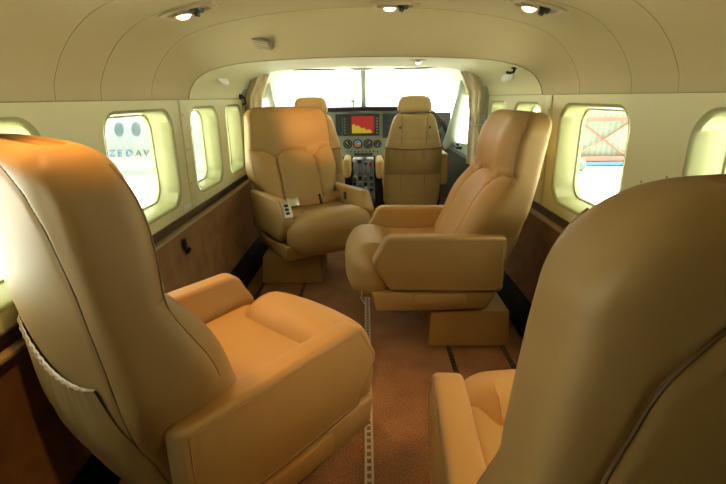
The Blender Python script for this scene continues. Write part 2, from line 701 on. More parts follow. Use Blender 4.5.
def rear_y(x, z):
    w, yc, hd = back_ring(z)
    e = 2 / 6.5
    c = min(0.999, abs(x) / w) ** (1 / e)
    return yc - hd * (math.sqrt(1 - c * c)) ** e + rear_disp(x, z) * 0.9


def make_backrest(parent):
    NT = 232
    zs = list(np.linspace(0.22, 0.26, 6)[:-1]) + list(np.linspace(0.26, 0.87, 92)) + [0.87 + (ZT - 0.87) * math.sin(PI / 2 * k / 22) for k in range(1, 23)]
    bm = bmesh.new()
    rings = []
    for z in zs:
        R = []
        for j in range(NT):
            t = 2 * PI * j / NT
            x, y = back_pt(t, z)
            s_ = math.sin(t)
            zz = crown(x, z)
            fade = min(1, max(0, (ZT - z) / 0.03))
            if s_ > 0:
                y += front_disp(x, z) * min(1, s_ * 2.5) * fade
            else:
                y += rear_disp(x, z) * min(1, -s_ * 2.5) * fade
            R.append((x, y, zz))
        rings.append(R)
    # top surface with a shallow valley between shell and head cushion
    last = rings[-1]
    ym = sum(p[1] for p in last) / len(last)
    for q in (0.94, 0.87, 0.79, 0.70, 0.61, 0.52, 0.43, 0.34, 0.25, 0.16, 0.08):
        R = []
        for (x, y, z) in last:
            xx, yy = x * q, ym + (y - ym) * q
            v = math.exp(-((yy - ym - 0.006) / 0.017) ** 2) * max(0, 1 - (xx / 0.20) ** 2)
            R.append((xx, yy, z - 0.015 * v + 0.002 * (1 - q) + crown(xx, ZT) - crown(x, ZT)))
        rings.append(R)
    loft(bm, rings, cap0=True, cap1=True)
    b = obj('backrest', bm, M_leather, parent)
    # piping on the rear panel
    pts = [(x, z) for x, z in REAR_HALF[::-1]] + [(-x, z) for x, z in REAR_HALF[1:]]
    fine = []
    for (a, c), (d, e) in zip(pts[:-1], pts[1:]):
        for k in range(6):
            fine.append((a + (d - a) * k / 6, c + (e - c) * k / 6))
    fine.append(pts[-1])
    # smooth
    for _ in range(3):
        fine = [fine[0]] + [((fine[i - 1][0] + 2 * fine[i][0] + fine[i + 1][0]) / 4, (fine[i - 1][1] + 2 * fine[i][1] + fine[i + 1][1]) / 4) for i in range(1, len(fine) - 1)] + [fine[-1]]
    bm = bmesh.new()
    tube(bm, [(x, rear_y(x, z) + 0.0004, crown(x, z)) for x, z in fine], 0.0017, 6)
    obj('piping', bm, M_seam, b)
    # welt on each side where the front cushion meets the shell
    for s in (-1, 1):
        P = []
        for z in np.linspace(0.33, 0.925, 60):
            t = math.asin(0.42)
            x, y = back_pt(t, z)
            P.append((s * (x + 0.0005), y, crown(x, z)))
        bm = bmesh.new()
        tube(bm, P, 0.0016, 6)
        obj('piping', bm, M_stitch, b)
    # front seams
    for P in FRONT_SEAMS:
        fine = []
        for (a, c), (d, e) in zip(P[:-1], P[1:]):
            for k in range(5):
                fine.append((a + (d - a) * k / 5, c + (e - c) * k / 5))
        fine.append(P[-1])
        Q = []
        for x, z in fine:
            w, yc, hd = back_ring(z)
            e = 2 / 3.8
            q = min(0.97, abs(x) / w) ** (1 / e)
            Q.append((min(.97 * w, abs(x)) * (1 if x > 0 else -1), yc + hd * math.sqrt(1 - q * q) ** e + front_disp(x, z) - 0.0005, crown(x, z)))
        bm = bmesh.new()
        tube(bm, Q, 0.0018, 5)
        obj('seam', bm, M_seam, b)
    # map pocket on the rear with gathered elastic top
    bm = bmesh.new()
    NX, NZ = 60, 26
    ringsP = []
    for i in range(NZ + 1):
        v = i / NZ
        R = []
        for j in range(NX + 1):
            u = -1 + 2 * j / NX
            zb = 0.275
            zt = 0.590 - 0.035 * (1 - u * u)
            z = zb + (zt - zb) * v
            wx = 0.200 + 0.006 * math.sin(v * PI)
            x = u * wx
            bulge = 0.026 * (1 - u * u) ** 0.6 * math.sin(PI * (0.12 + 0.80 * v)) ** 0.7
            gather = 0.0016 * math.sin(u * 46) * max(0, (v - 0.62) / 0.38) ** 2 + 0.0025 * math.sin(u * 15 + 3 * v) * math.sin(PI * v)
            y = rear_y(x, z) - 0.004 - bulge - gather
            R.append((x, y, z))
        ringsP.append(R)
    # return lip behind
    R = []
    for (x, y, z) in ringsP[-1]:
        R.append((x, (y + rear_y(x, z)) / 2 , z + 0.004))
    ringsP.append(R)
    R2 = [(x, rear_y(x, z) - 0.001, z - 0.02) for (x, y, z) in ringsP[-2]]
    ringsP.append(R2)
    loft(bm, ringsP, closed=False)
    p = obj('map_pocket', bm, M_pocket, b)
    bm = bmesh.new()
    tube(bm, [(x, y + 0.001, z + 0.001) for k, (x, y, z) in enumerate(ringsP[NZ])], 0.0022, 6)
    obj('elastic_hem', bm, M_stitch, p)
    return b


ARM_PROF = [(-0.280, 0.489), (0.160, 0.499), (0.183, 0.488), (0.232, 0.398), (0.228, 0.375), (0.160, 0.278), (-0.266, 0.262), (-0.280, 0.275)]


def make_arm(parent, s):
    bm = bmesh.new()
    x0, x1 = s * 0.215, s * 0.274
    prism(bm, ARM_PROF, min(x0, x1), max(x0, x1), 'x', 0.0125, 4)
    a = obj('armrest', bm, M_leather, parent)
    # stitched seam along the outer upper edge
    cy = sum(p[0] for p in ARM_PROF) / len(ARM_PROF); cz = sum(p[1] for p in ARM_PROF) / len(ARM_PROF)
    P = [(s * 0.2742, cy + (y - cy) * 0.94, cz + (z - cz) * 0.86) for y, z in ARM_PROF]
    bm = bmesh.new()
    fine = []
    for p, q in zip(P, P[1:] + P[:1]):
        for k in range(6):
            fine.append(tuple(p[i] + (q[i] - p[i]) * k / 6 for i in range(3)))
    tube(bm, fine, 0.0012, 5, closed=True)
    obj('stitching', bm, M_stitch, a)
    return a


def make_seat():
    t = thing('cabin_seat', 'x', 'seat')
    bk_ = make_backrest(t)
    for s in (-1, 1):
        make_arm(t, s)

    # seat cushion between the arms
    def dep(x, y, z):
        if z > 0:
            z += 0.012 * (abs(x) / 0.21) ** 2 - 0.010 * math.exp(-((y + 0.02) / 0.12) ** 2)
        return x, y, z
    bm = bmesh.new()
    rbox(bm, (0, 0.02, 0.325), (0.214, 0.19, 0.075), 0.035, 14, dep)
    c = obj('seat_cushion', bm, M_leather, t)
    for s in (-1, 1):
        bm = bmesh.new()
        tube(bm, [(s * (0.14 - 0.03 * (y / .2) ** 2), y, 0.3935 - 0.010 * math.exp(-((y - 0.01) / 0.12) ** 2) + 0.012 * (.14 / .21) ** 2 + 0.0008) for y in np.linspace(-0.08, 0.12, 14)], 0.0016, 5)
        obj('seam', bm, M_seam, c)

    # thick thigh roll, wider in front of the arms
    def roll(x, y, z):
        yy = y + (0.045 * (1 - (x / 0.275) ** 2) if y > 0 else 0.030 * (1 - (x / 0.275) ** 2))
        w = 1.0
        if abs(x) > 0.15:
            k = min(1, max(0, (0.05 - y) / 0.10))
            w = 1 - 0.21 * k
        q = min(1, max(0, (abs(x) - 0.15) / 0.12))
        q = q * q * (3 - 2 * q)
        zz = z + (0.008 * (1 - (x / .27) ** 2) - 0.038 * q * z / 0.112 if z > 0 else 0.02 * q * -z / 0.112)
        yy -= 0.030 * q if y > 0 else 0
        return x * w, yy, zz
    bm = bmesh.new()
    rbox(bm, (0, 0.195, 0.318), (0.262, 0.098, 0.112), 0.085, 20, roll)
    obj('thigh_roll', bm, M_leather, t)

    # padded frame tray
    bm = bmesh.new()
    prism(bm, [(-0.262, 0.262), (0.235, 0.268), (0.215, 0.185), (-0.225, 0.185)], -0.262, 0.262, 'x', 0.010, 3)
    obj('seat_frame', bm, M_leather, t)
    for s in (-1, 1):
        bm = bmesh.new()
        a, b = sorted((s * 0.250, s * 0.276))
        box(bm, (a, -0.135, 0.208), (b, 0.07, 0.262), 0.006)
        obj('side_plate', bm, M_leather, t)
    bm = bmesh.new()
    tube(bm, [(-0.225, 0.262, 0.205), (-0.225, 0.275, 0.23), (-0.225, 0.272, 0.262)], 0.004, 8)
    obj('recline_lever', bm, M_metal, t)
    bm = bmesh.new()
    lathe(bm, [(0, 0.15), (0.12, 0.15), (0.12, 0.192), (0, 0.192)], 28)
    obj('swivel', bm, M_blackp, t)
    return t


def make_base():
    """pedestal stays square to the tracks while the seat swivels"""
    bm = bmesh.new()
    P = [(-0.170, 0.004), (0.170, 0.004), (0.160, 0.162), (-0.160, 0.162)]
    prism(bm, P, -0.170, 0.170, 'y', 0.006, 2)
    vs = bm.verts[:]
    for v in vs:
        v.co.y *= 1.0 - 0.06 * (v.co.z / 0.16)
    o = obj('pedestal', bm, M_leather, None)
    return o


seat0 = make_seat()
base0 = make_base()
SEATS = [  # x, y, yaw (0 = facing forward, + = to the left), base x, base y, label
    (-0.335, 0.975, -40, -0.42, 0.94, 'tan leather cabin seat at lower left, angled away, map pocket on its back'),
    (0.388, 0.562, -3, 0.42, 0.60, 'tan leather cabin seat at lower right, nearest of all, seen from behind'),
    (-0.306, 2.523, 211.7, -0.42, 2.517, 'tan leather cabin seat facing the camera, a seat belt across it'),
    (0.243, 1.886, 92, 0.42, 1.825, 'tan leather cabin seat turned sideways before the right window, facing the aisle'),
]
RECLINE = (0.5, -0.3, 0.0, 5.5)
LIFT = (-0.006, 0.0, -0.001, 0.004)
roots = []
for i in range(4):
    roots.append(seat0 if i == 0 else dup(seat0))
for i, (x, y, yaw, bx, by, lab) in enumerate(SEATS):
    r = roots[i]
    r.location = (x, y, 0)
    a = math.radians(yaw)
    r.rotation_euler = (0, 0, a)
    r['label'] = lab
    r['group'] = 'tan leather swivel seats in the cabin'
    b = base0 if i == 0 else base0.copy()
    if i: COL.objects.link(b)
    b.parent = r
    b.location = Matrix.Rotation(-a, 3, 'Z') @ Vector((bx - x, by - y, 0))
    b.rotation_euler = (0, 0, -a)
    # each back is reclined a little differently about its hinge
    for ch in r.children:
        if ch.name.split('.')[0] == 'backrest':
            hinge = Vector((0, -0.17, 0.36))
            Rm = Matrix.Rotation(math.radians(RECLINE[i]), 3, 'X')
            ch.rotation_euler = (math.radians(RECLINE[i]), 0, 0)
            ch.location = hinge - Rm @ hinge + Vector((0, 0, LIFT[i]))

# seat belt and arm switch panel of the seat that faces the camera
r = roots[2]
bm = bmesh.new()


def strap(bm, pts, w, th, up=Vector((0, 0, 1))):
    rings = []
    pts = [Vector(p) for p in pts]
    for i, p in enumerate(pts):
        n = up
        t = (pts[min(i + 1, len(pts) - 1)] - pts[max(0, i - 1)]).normalized()
        a = t.cross(Vector((0, 1, 0.35))).normalized()
        nn = a.cross(t).normalized()
        rings.append([p + a * w - nn * th, p + a * w + nn * th, p - a * w + nn * th, p - a * w - nn * th])
    loft(bm, rings, cap0=True, cap1=True)


strap(bm, [(-0.212, -0.07, 0.445), (-0.15, -0.055, 0.437), (-0.08, -0.045, 0.430), (0, -0.042, 0.427), (0.08, -0.045, 0.430), (0.15, -0.055, 0.437), (0.212, -0.07, 0.445)], 0.022, 0.0018)
sb = obj('seat_belt', bm, M_belt, r)
sb['label'] = 'tan webbing lap belt'
bm = bmesh.new()
MB = Matrix.Translation((0.105, -0.042, 0.436)) @ Matrix.Rotation(math.radians(-60), 4, 'X')
box(bm, (-0.034, -0.024, -0.004), (0.034, 0.024, 0.010), 0.004, 2, MB)
bk = obj('buckle', bm, M_metal, sb)
bk['label'] = 'chrome belt buckle'
bm = bmesh.new()
box(bm, (0.040, -0.014, -0.003), (0.085, 0.014, 0.006), 0.003, 2, MB)
obj('tongue', bm, M_metal, sb)
bm = bmesh.new()
MB2 = Matrix.Translation((-0.07, -0.044, 0.432)) @ Matrix.Rotation(math.radians(-60), 4, 'X')
box(bm, (-0.007, -0.030, -0.003), (0.007, 0.030, 0.007), 0.002, 2, MB2)
obj('adjuster', bm, M_blackp, sb)
for side in (1,):
    # small chrome panel on top front of its right arm
    bm = bmesh.new()
    MP = Matrix.Translation((0.240, 0.205, 0.458)) @ Matrix.Rotation(math.radians(-64), 4, 'X')
    box(bm, (-0.024, -0.046, -0.004), (0.024, 0.040, 0.006), 0.002, 2, MP)
    sp = obj('switch_panel', bm, M_metal, r)
    sp['label'] = 'chrome switch panel on the armrest'
    for k in range(3):
        bm = bmesh.new()
        box(bm, (-0.008, -0.028 + k * 0.02, 0.005), (0.012, -0.014 + k * 0.02, 0.009), 0.001, 1, MP)
        obj('switch', bm, M_blackp, sp)
bm = bmesh.new()
box(bm, (-0.2165, -0.02, 0.42), (-0.2125, 0.012, 0.465), 0.001)
obj('belt_slot', bm, M_blackp, r)


# ================================================================= CEILING FIXTURES
def ceil_norm(x):
    P = full_profile(0)
    xs = [p[0] for p in P][::-1]; zs = [p[1] for p in P][::-1]
    z = interp(x, xs, zs)
    dz = (interp(x + .03, xs, zs) - interp(x - .03, xs, zs)) / .06
    return z, math.atan(dz)


def lamp_fixture(x, y, z, tilt, tiltx, label, power, aim, size=1.0, small=False, cone=66):
    t = thing('ceiling_light', label, 'light', (x, y, z), 0, 'warm lamps in the headliner')
    t.rotation_euler = (tiltx, -tilt, 0)
    k = size
    if not small:
        bm = bmesh.new()
        P = [(-0.078, -0.028), (-0.05, -0.042), (0.05, -0.042), (0.078, -0.028), (0.078, 0.028), (0.05, 0.042), (-0.05, 0.042), (-0.078, 0.028)]
        P = [(a * k, b * k) for a, b in P]
        rings = [[(a, b, 0.004) for a, b in P], [(a, b, -0.006) for a, b in P], [(a * .93, b * .88, -0.010) for a, b in P], [(a * .75, b * .7, -0.008) for a, b in P], [(a * .72, b * .66, 0.000) for a, b in P]]
        loft(bm, rings, cap0=True, cap1=True)
        obj('housing', bm, M_lamp_house, t)
        bm = bmesh.new()
        lathe(bm, [(0.0, -0.024), (0.008, -0.024), (0.010, -0.014), (0.019, -0.012), (0.021, -0.002), (0, -0.002)], 24, Matrix.Translation((0.024, 0.0, 0)) @ Matrix.Rotation(0.3, 4, 'Y'))
        obj('air_nozzle', bm, M_blackp, t)
        lx = -0.018
    else:
        bm = bmesh.new()
        lathe(bm, [(0, -0.001), (0.036, -0.001), (0.034, -0.005), (0.014, -0.007), (0, -0.006)], 24, Matrix.Diagonal((1, .45, 1, 1)))
        obj('housing', bm, M_lamp_house, t)
        lx = 0
    rr = 0.0200 if not small else 0.011
    bm = bmesh.new()
    lathe(bm, [(rr * 1.35, -0.003), (rr * 1.35, -0.012), (rr * 1.08, -0.014), (rr, -0.010)], 24, Matrix.Translation((lx, 0, 0)))
    obj('bezel', bm, M_metal, t)
    bm = bmesh.new()
    lathe(bm, [(0, -0.022), (rr * .6, -0.0205), (rr * .93, -0.0165), (rr, -0.012), (rr, -0.006), (0, -0.006)], 24, Matrix.Translation((lx, 0, 0)))
    obj('bulb', bm, M_lamp, t)
    ld = bpy.data.lights.new('reading_beam', 'SPOT')
    ld.energy = power
    ld.color = (1.0, 0.50, 0.16)
    ld.spot_size = math.radians(cone)
    ld.spot_blend = 0.9
    ld.shadow_soft_size = 0.005
    lo = bpy.data.objects.new('reading_beam', ld)
    COL.objects.link(lo)
    lo.parent = t
    bpy.context.view_layer.update()
    Mi = t.matrix_world.inverted()
    p = Vector((lx, 0, -0.028))
    lo.location = p
    d = (Mi @ Vector(aim)) - p
    lo.rotation_euler = d.to_track_quat('-Z', 'Y').to_euler()
    return t


z, a = ceil_norm(-0.485)
lamp_fixture(-0.49, 1.39, z - 0.002, a, 0, 'warm ceiling lamp with air nozzle at the left of the headliner', 22, (-0.22, 1.08, 0.4))
z, a = ceil_norm(0.478)
lamp_fixture(0.485, 1.41, z - 0.002, a, 0, 'warm ceiling lamp with air nozzle at the right of the headliner', 9, (0.16, 0.95, 0.45))
lamp_fixture(0.10, 1.60, 1.282, 0, 0, 'warm ceiling lamp in the middle of the headliner, cut by the top of the view', 10, (0.42, 2.02, 0.50))
lamp_fixture(0.225, 2.04, 1.149, 0, 0, 'tiny warm lamp in the arched lining near the cockpit', 42, (-0.25, 2.74, 0.88), small=True, cone=34)
z, a = ceil_norm(-0.40)
lamp_fixture(-0.44, 0.55, z + 0.005, a, 0, 'warm ceiling lamp above the nearest left seat', 16, (-0.45, 0.80, 0.7))
lamp_fixture(0.44, 0.30, z + 0.005, -a, 0, 'warm ceiling lamp above the nearest right seat', 18, (0.16, 0.78, 0.4))

# oval speaker grille in the sloping part
t = thing('ceiling_vent', 'small grey slotted vent on the sloping headliner', 'vent', (-0.395, 1.845, 1.200))
t.rotation_euler = (math.radians(-18), math.radians(-10 * -1), 0)
bm = bmesh.new()
prism(bm, rrect(0, 0, 0.045, 0.042, 0.012), -0.006, 0.004, 'z', 0.002, 2)
obj('frame', bm, mat('vent_grey', (0.20, 0.17, 0.10), 0.5), t)
for k in range(4):
    bm = bmesh.new()
    box(bm, (-0.034, -0.030 + k * 0.017, -0.0085), (0.034, -0.022 + k * 0.017, -0.005))
    obj('slat', bm, M_lamp_house, t)

# oval reading lamps / mirrors on the arched lining
for s in (-1, 1):
    bm = bmesh.new()
    th_ = math.radians(52)
    Mx = Matrix.Translation((s * 0.694, 2.33, 1.092)) @ Matrix.Rotation(-s * math.radians(52), 4, 'Y') @ Matrix.Diagonal((0.9, 2.0, 1, 1))
    lathe(bm, [(0, 0.004), (0.034, 0.004), (0.038, 0.0), (0.038, -0.008), (0.032, -0.011), (0, -0.009)], 28, Mx)
    tag(obj('courtesy_light', bm, M_white), 'oval white courtesy light on the %s of the arched lining' % ('left' if s < 0 else 'right'), 'light', 'oval lights beside the cockpit arch')
    if s > 0:
        bm = bmesh.new()
        tube(bm, [(0.655, 2.10, 1.112), (0.650, 2.10, 1.095), (0.64, 2.12, 1.092), (0.628, 2.13, 1.096)], 0.006, 8)
        lathe(bm, [(0, 0.0), (0.014, 0.0), (0.012, -0.006), (0, -0.006)], 16, Matrix.Translation((0.652, 2.10, 1.114)))
        tag(obj('coat_hook', bm, M_blackp), 'small dark hook on the arched lining, right side', 'hook')
    else:
        bm = bmesh.new()
        tube(bm, [(-0.735, 2.80, 1.02), (-0.715, 2.80, 1.00), (-0.71, 2.80, 0.975), (-0.73, 2.80, 0.965)], 0.006, 8)
        lathe(bm, [(0, 0.0), (0.016, 0.0), (0.014, 0.008), (0, 0.008)], 16, Matrix.Translation((-0.742, 2.80, 1.01)) @ Matrix.Rotation(PI / 2, 4, 'Y'))
        tag(obj('coat_hook', bm, M_blackp), 'small dark hook by the left curtain', 'hook')


# ================================================================= COCKPIT
# lower side walls and door frames
for s, side in ((-1, 'left'), (1, 'right')):
    bm = bmesh.new()
    prism(bm, [(2.86, 0.0), (4.25, 0.0), (4.25, 0.62), (3.95, 0.62), (3.72, 0.64), (3.34, 0.66), (3.26, 0.72), (3.24, 1.16), (2.86, 1.16)], min(s * 0.735, s * 0.765), max(s * 0.735, s * 0.765), 'x', 0.003, 1)
    struct('wall_cockpit_' + side, bm, M_post, 'grey green lower wall of the cockpit, %s' % side)
    bm = bmesh.new()
    tube(bm, [(s * 0.73, 3.42, 1.20), (s * 0.738, 3.55, 1.02), (s * 0.735, 3.72, 0.82), (s * 0.73, 3.93, 0.60)], [0.04, 0.045, 0.055, 0.07], 12)
    trim(bm, M_post, 'slanting %s windscreen pillar' % side)
    bm = bmesh.new()
    tube(bm, [(s * 0.738, 3.26, 0.68), (s * 0.738, 3.24, 1.10), (s * 0.738, 3.36, 1.17)], 0.018, 8)
    trim(bm, M_post, '%s cockpit door window frame' % side)
    # door grab handle
    bm = bmesh.new()
    tube(bm, [(s * 0.737, 3.50, 0.62), (s * 0.70, 3.50, 0.62), (s * 0.70, 3.62, 0.63), (s * 0.737, 3.62, 0.63)], 0.010, 8)
    tag(obj('door_handle', bm, M_blackp), 'dark grab handle on the %s cockpit door' % side, 'handle')
bm = bmesh.new()
box(bm, (-0.76, 4.16, 0.0), (0.76, 4.20, 0.86))
struct('wall_firewall', bm, M_black, 'dark bulkhead ahead of the instrument panel', smooth=False)
bm = bmesh.new()
for s in (-1, 1):
    box(bm, (min(s * 0.69, s * 0.734), 3.0, 0.0), (max(s * 0.69, s * 0.734), 4.16, 0.585), 0.004)
struct('wall_cockpit', bm, mat('cockpit_lining', (0.04, 0.045, 0.035), 0.7), 'dark lower lining of the cockpit sides', smooth=False)
# cockpit roof
bm = bmesh.new()
roof = []
for (y, k, dz, sx) in ((2.862, 1, 0.035, 1.0), (3.1, 1, 0.045, 1.0), (3.45, 1, 0.05, 0.99), (3.78, 1, 0.05, 0.97)):
    roof.append([(x * sx, y, z) for x, z in full_profile(k, dz)])
loft(bm, roof, closed=False)
roof2 = [[(x, y, z + 0.03) for x, y, z in R] for R in roof]
loft(bm, roof2, closed=False)
struct('ceiling', bm, M_cream, 'cream roof lining above the pilots')
# centre post, glareshield
bm = bmesh.new()
tube(bm, [(-0.012, 3.77, 1.215), (-0.012, 3.90, 1.06), (-0.012, 4.04, 0.90)], 0.022, 10)
trim(bm, M_post, 'centre post of the windscreen')
bm = bmesh.new()
lathe(bm, [(0, 0), (0.10, 0), (0.09, -0.012), (0.04, -0.02), (0, -0.02)], 28, Matrix.Translation((-0.02, 3.68, 1.212)) @ Matrix.Diagonal((1, 0.5, 1, 1)))
trim(bm, M_post, 'rounded boss where the centre post meets the roof')
# windscreen panes
for s, side in ((-1, 'left'), (1, 'right')):
    bm = bmesh.new()
    A = [(s * 0.0, 3.78, 1.205), (s * 0.70, 3.60, 1.17), (s * 0.735, 3.93, 0.64), (s * 0.55, 4.12, 0.80), (s * 0.0, 4.05, 0.88)]
    a = [bm.verts.new(p) for p in A]
    b = [bm.verts.new((p[0], p[1] + 0.006, p[2] + 0.004)) for p in A]
    bm.faces.new(a); bm.faces.new(b[::-1])
    for i in range(5):
        bm.faces.new((a[i], a[(i + 1) % 5], b[(i + 1) % 5], b[i]))
    wi += 1
    struct('window_%d' % wi, bm, M_glass, '%s half of the windscreen' % side, smooth=False)

# instrument panel
ip = thing('instrument_panel', 'grey aircraft instrument panel with screens and dials between the pilot seats', 'instrument panel', (0, 4.0, 0))


def part(name, bm, m, parent, smooth=True):
    return obj(name, bm, m, parent, smooth)


# glareshield
bm = bmesh.new()
xs = [-0.72, -0.66, -0.58, -0.48, -0.3, 0, 0.3, 0.48, 0.58, 0.66, 0.72]
zt = [0.67, 0.80, 0.88, 0.912, 0.922, 0.925, 0.922, 0.912, 0.88, 0.80, 0.67]
R = [[(x, y, z - dz) for x, z in zip(xs, zt)] for (y, dz) in ((-0.10, 0.016), (-0.105, 0.004), (-0.08, 0.0), (0.10, 0.0), (0.20, 0.02))]
R += [[(x, 0.20, z - 0.06) for x, z in zip(xs, zt)], [(x, -0.09, z - 0.035) for x, z in zip(xs, zt)], [(x, -0.10, z - 0.016) for x, z in zip(xs, zt)]]
loft(bm, R, closed=False)
part('glareshield', bm, M_blackp, ip)
# grey face
bm = bmesh.new()
top = [(x, z - 0.034) for x, z in zip(xs, zt)]
pts = top + [(0.72, 0.50), (0.16, 0.50), (-0.16, 0.50), (-0.72, 0.50)]
prism(bm, pts, 0.0, 0.03, 'y')
part('panel_face', bm, M_grey, ip, smooth=False)

FY = 0.0


def scr_rect(name, x0, x1, z0, z1, d0, d1, m, parent, bev=0.002):
    bm = bmesh.new()
    box(bm, (x0, FY - d1, z0), (x1, FY - d0, z1), bev, 1)
    return part(name, bm, m, parent, smooth=False)


M_bezel = mat('bezel_dark', (0.025, 0.03, 0.035), 0.45)
M_red = emit('screen_red', (0.40, 0.02, 0.016), 0.75)
M_yel = emit('screen_yellow', (0.50, 0.38, 0.03), 0.8)
M_green = emit('screen_green', (0.03, 0.06, 0.05), 0.3)
M_blue = emit('screen_blue', (0.08, 0.25, 0.45), 0.6)
mfd = scr_rect('display', -0.195, 0.120, 0.682, 0.862, 0, 0.018, M_bezel, ip)
mfd['label'] = 'colour display showing red above yellow'
bm = bmesh.new()
box(bm, (-0.118, FY - 0.0195, 0.702), (0.074, FY - 0.018, 0.845))
part('screen', bm, M_red, mfd, False)
bm = bmesh.new()
ter = [(-0.115, 0.704)]
hs = [0.775, 0.778, 0.768, 0.762, 0.770, 0.757, 0.748, 0.742, 0.748, 0.738, 0.728, 0.733, 0.735, 0.722]
for k, h in enumerate(hs):
    xx = -0.115 + 0.17 * k / len(hs)
    ter += [(xx, h), (xx + 0.17 / len(hs) - 0.0005, h)]
ter += [(0.055, 0.704)]
prism(bm, ter, FY - 0.0205, FY - 0.0196, 'y')
part('terrain_band', bm, M_yel, mfd, False)
for k in range(6):
    for sx, xx in ((0, -0.184), (1, 0.094)):
        bm = bmesh.new()
        box(bm, (xx, FY - 0.023, 0.70 + k * 0.024), (xx + 0.014, FY - 0.018, 0.711 + k * 0.024), 0.001, 1)
        part('key', bm, M_grey, mfd, False)
rad = scr_rect('radio', -0.255, -0.203, 0.682, 0.862, 0, 0.014, M_bezel, ip)
for k in range(3):
    bm = bmesh.new(); box(bm, (-0.246, FY - 0.017, 0.70 + k * .055), (-0.214, FY - 0.014, 0.722 + k * .055)); part('readout', bm, M_green, rad, False)
ann = scr_rect('annunciator', -0.155, 0.095, 0.868, 0.890, 0, 0.012, M_bezel, ip)
for k in range(12):
    bm = bmesh.new(); box(bm, (-0.150 + k * 0.0203, FY - 0.014, 0.871), (-0.134 + k * 0.0203, FY - 0.012, 0.887)); part('lamp', bm, M_grey, ann, False)
st = scr_rect('radio', 0.15, 0.30, 0.66, 0.862, 0, 0.016, M_bezel, ip)
for k in range(4):
    bm = bmesh.new(); box(bm, (0.17, FY - 0.018, 0.675 + k * .047), (0.25, FY - 0.016, 0.700 + k * .047)); part('readout', bm, M_green, st, False)


def gauge(x, z, r, kind):
    M = Matrix.Translation((x, FY, z)) @ Matrix.Rotation(PI / 2, 4, 'X')
    bm = bmesh.new()
    lathe(bm, [(0, 0), (r, 0), (r, 0.012), (r * 0.82, 0.014), (r * 0.78, 0.008), (0, 0.008)], 24, M)
    g = part('gauge', bm, M_blackp, ip)
    if kind == 'horizon':
        bm = bmesh.new()
        pts = [(r * .74 * math.cos(a), r * .74 * math.sin(a)) for a in np.linspace(0, PI, 14)]
        prism(bm, [(x + a, z + b) for a, b in pts], FY - 0.0095, FY - 0.0085, 'y'); part('sky_half', bm, M_blue, g, False)
        bm = bmesh.new()
        prism(bm, [(x + a, z - b) for a, b in pts], FY - 0.0095, FY - 0.0085, 'y'); part('ground_half', bm, mat('ground_brown', (0.35, .13, .05), .5), g, False)
    bm = bmesh.new()
    for k in range(12):
        a = k * PI / 6
        p = Vector((x + r * .68 * math.cos(a), FY - 0.0095, z + r * .68 * math.sin(a)))
        q = Vector((x + r * .55 * math.cos(a), FY - 0.0095, z + r * .55 * math.sin(a)))
        tube(bm, [p, q], 0.0012, 4)
    part('dial_marks', bm, M_white, g)
    bm = bmesh.new()
    a = {'a': 2.2, 'b': 0.7, 'c': -1.9, 'horizon': 0.0}.get(kind, 1.2)
    tube(bm, [(x - r * .15 * math.cos(a), FY - 0.0105, z - r * .15 * math.sin(a)), (x + r * .6 * math.cos(a), FY - 0.0105, z + r * .6 * math.sin(a))], 0.0018, 4)
    part('needle', bm, M_white, g)


for (x, kind) in ((-0.155, 'a'), (-0.068, 'horizon'), (0.022, 'b'), (0.105, 'c')):
    gauge(x, 0.612, 0.040 if kind != 'c' else 0.034, kind)
for x in (-0.62, -0.54, -0.46, -0.38, -0.30, 0.38, 0.46, 0.54, 0.62):
    for z in (0.76, 0.67, 0.58):
        gauge(x, z, 0.033, random.choice('abc'))
for k in range(9):
    bm = bmesh.new()
    lathe(bm, [(0, 0.014), (0.006, 0.014), (0.007, 0.0)], 10, Matrix.Translation((-0.16 + k * 0.033, FY, 0.545)) @ Matrix.Rotation(PI / 2, 4, 'X'))
    part('knob', bm, M_blackp, ip)
bm = bmesh.new(); box(bm, (-0.10, FY - 0.012, 0.512), (0.06, FY, 0.532), .002, 1); part('switch_strip', bm, M_blackp, ip, False)

# throttle quadrant
tq = thing('throttle_quadrant', 'dark centre pedestal with power levers between the pilot seats', 'control pedestal', (-0.02, 3.80, 0))
bm = bmesh.new()
prism(bm, [(0.20, 0.0), (0.20, 0.50), (0.12, 0.50), (-0.06, 0.40), (-0.42, 0.26), (-0.42, 0.0)], -0.09, 0.09, 'x', 0.008, 2)
obj('housing', bm, mat('pedestal_grey', (0.05, 0.052, 0.045), 0.6), tq)
M_ltblue = mat('blue_knob', (0.05, 0.14, 0.42), 0.35)
M_redk = mat('red_knob', (0.5, 0.04, 0.03), 0.35)
for k, (x, m, h) in enumerate(((-0.075, M_white, 0.10), (-0.03, M_blackp, 0.09), (0.015, M_ltblue, 0.075), (0.06, M_redk, 0.07))):
    bm = bmesh.new()
    tube(bm, [(x, -0.04, 0.40), (x, -0.065, 0.40 + h)], 0.005, 8)
    lv = obj('lever', bm, M_metal, tq)
    bm = bmesh.new()
    rbox(bm, (x, -0.068, 0.405 + h), (0.015, 0.012, 0.016), 0.008, 4)
    obj('lever_grip', bm, m, lv)
for k in range(4):
    for j in range(3):
        bm = bmesh.new()
        box(bm, (-0.085 + k * .045, -0.34 + j * .08, 0.30 + j * .033), (-0.06 + k * .045, -0.30 + j * .08, 0.325 + j * .033), .003, 1)
        obj('switch', bm, M_blackp if (k + j) % 2 else M_grey, tq, smooth=False)
bm = bmesh.new()
lathe(bm, [(0, -0.012), (0.05, -0.012), (0.055, 0), (0.05, 0.012), (0, 0.012)], 24, Matrix.Translation((0.078, -0.15, 0.30)) @ Matrix.Rotation(PI / 2, 4, 'Y'))
obj('trim_wheel', bm, M_blackp, tq)

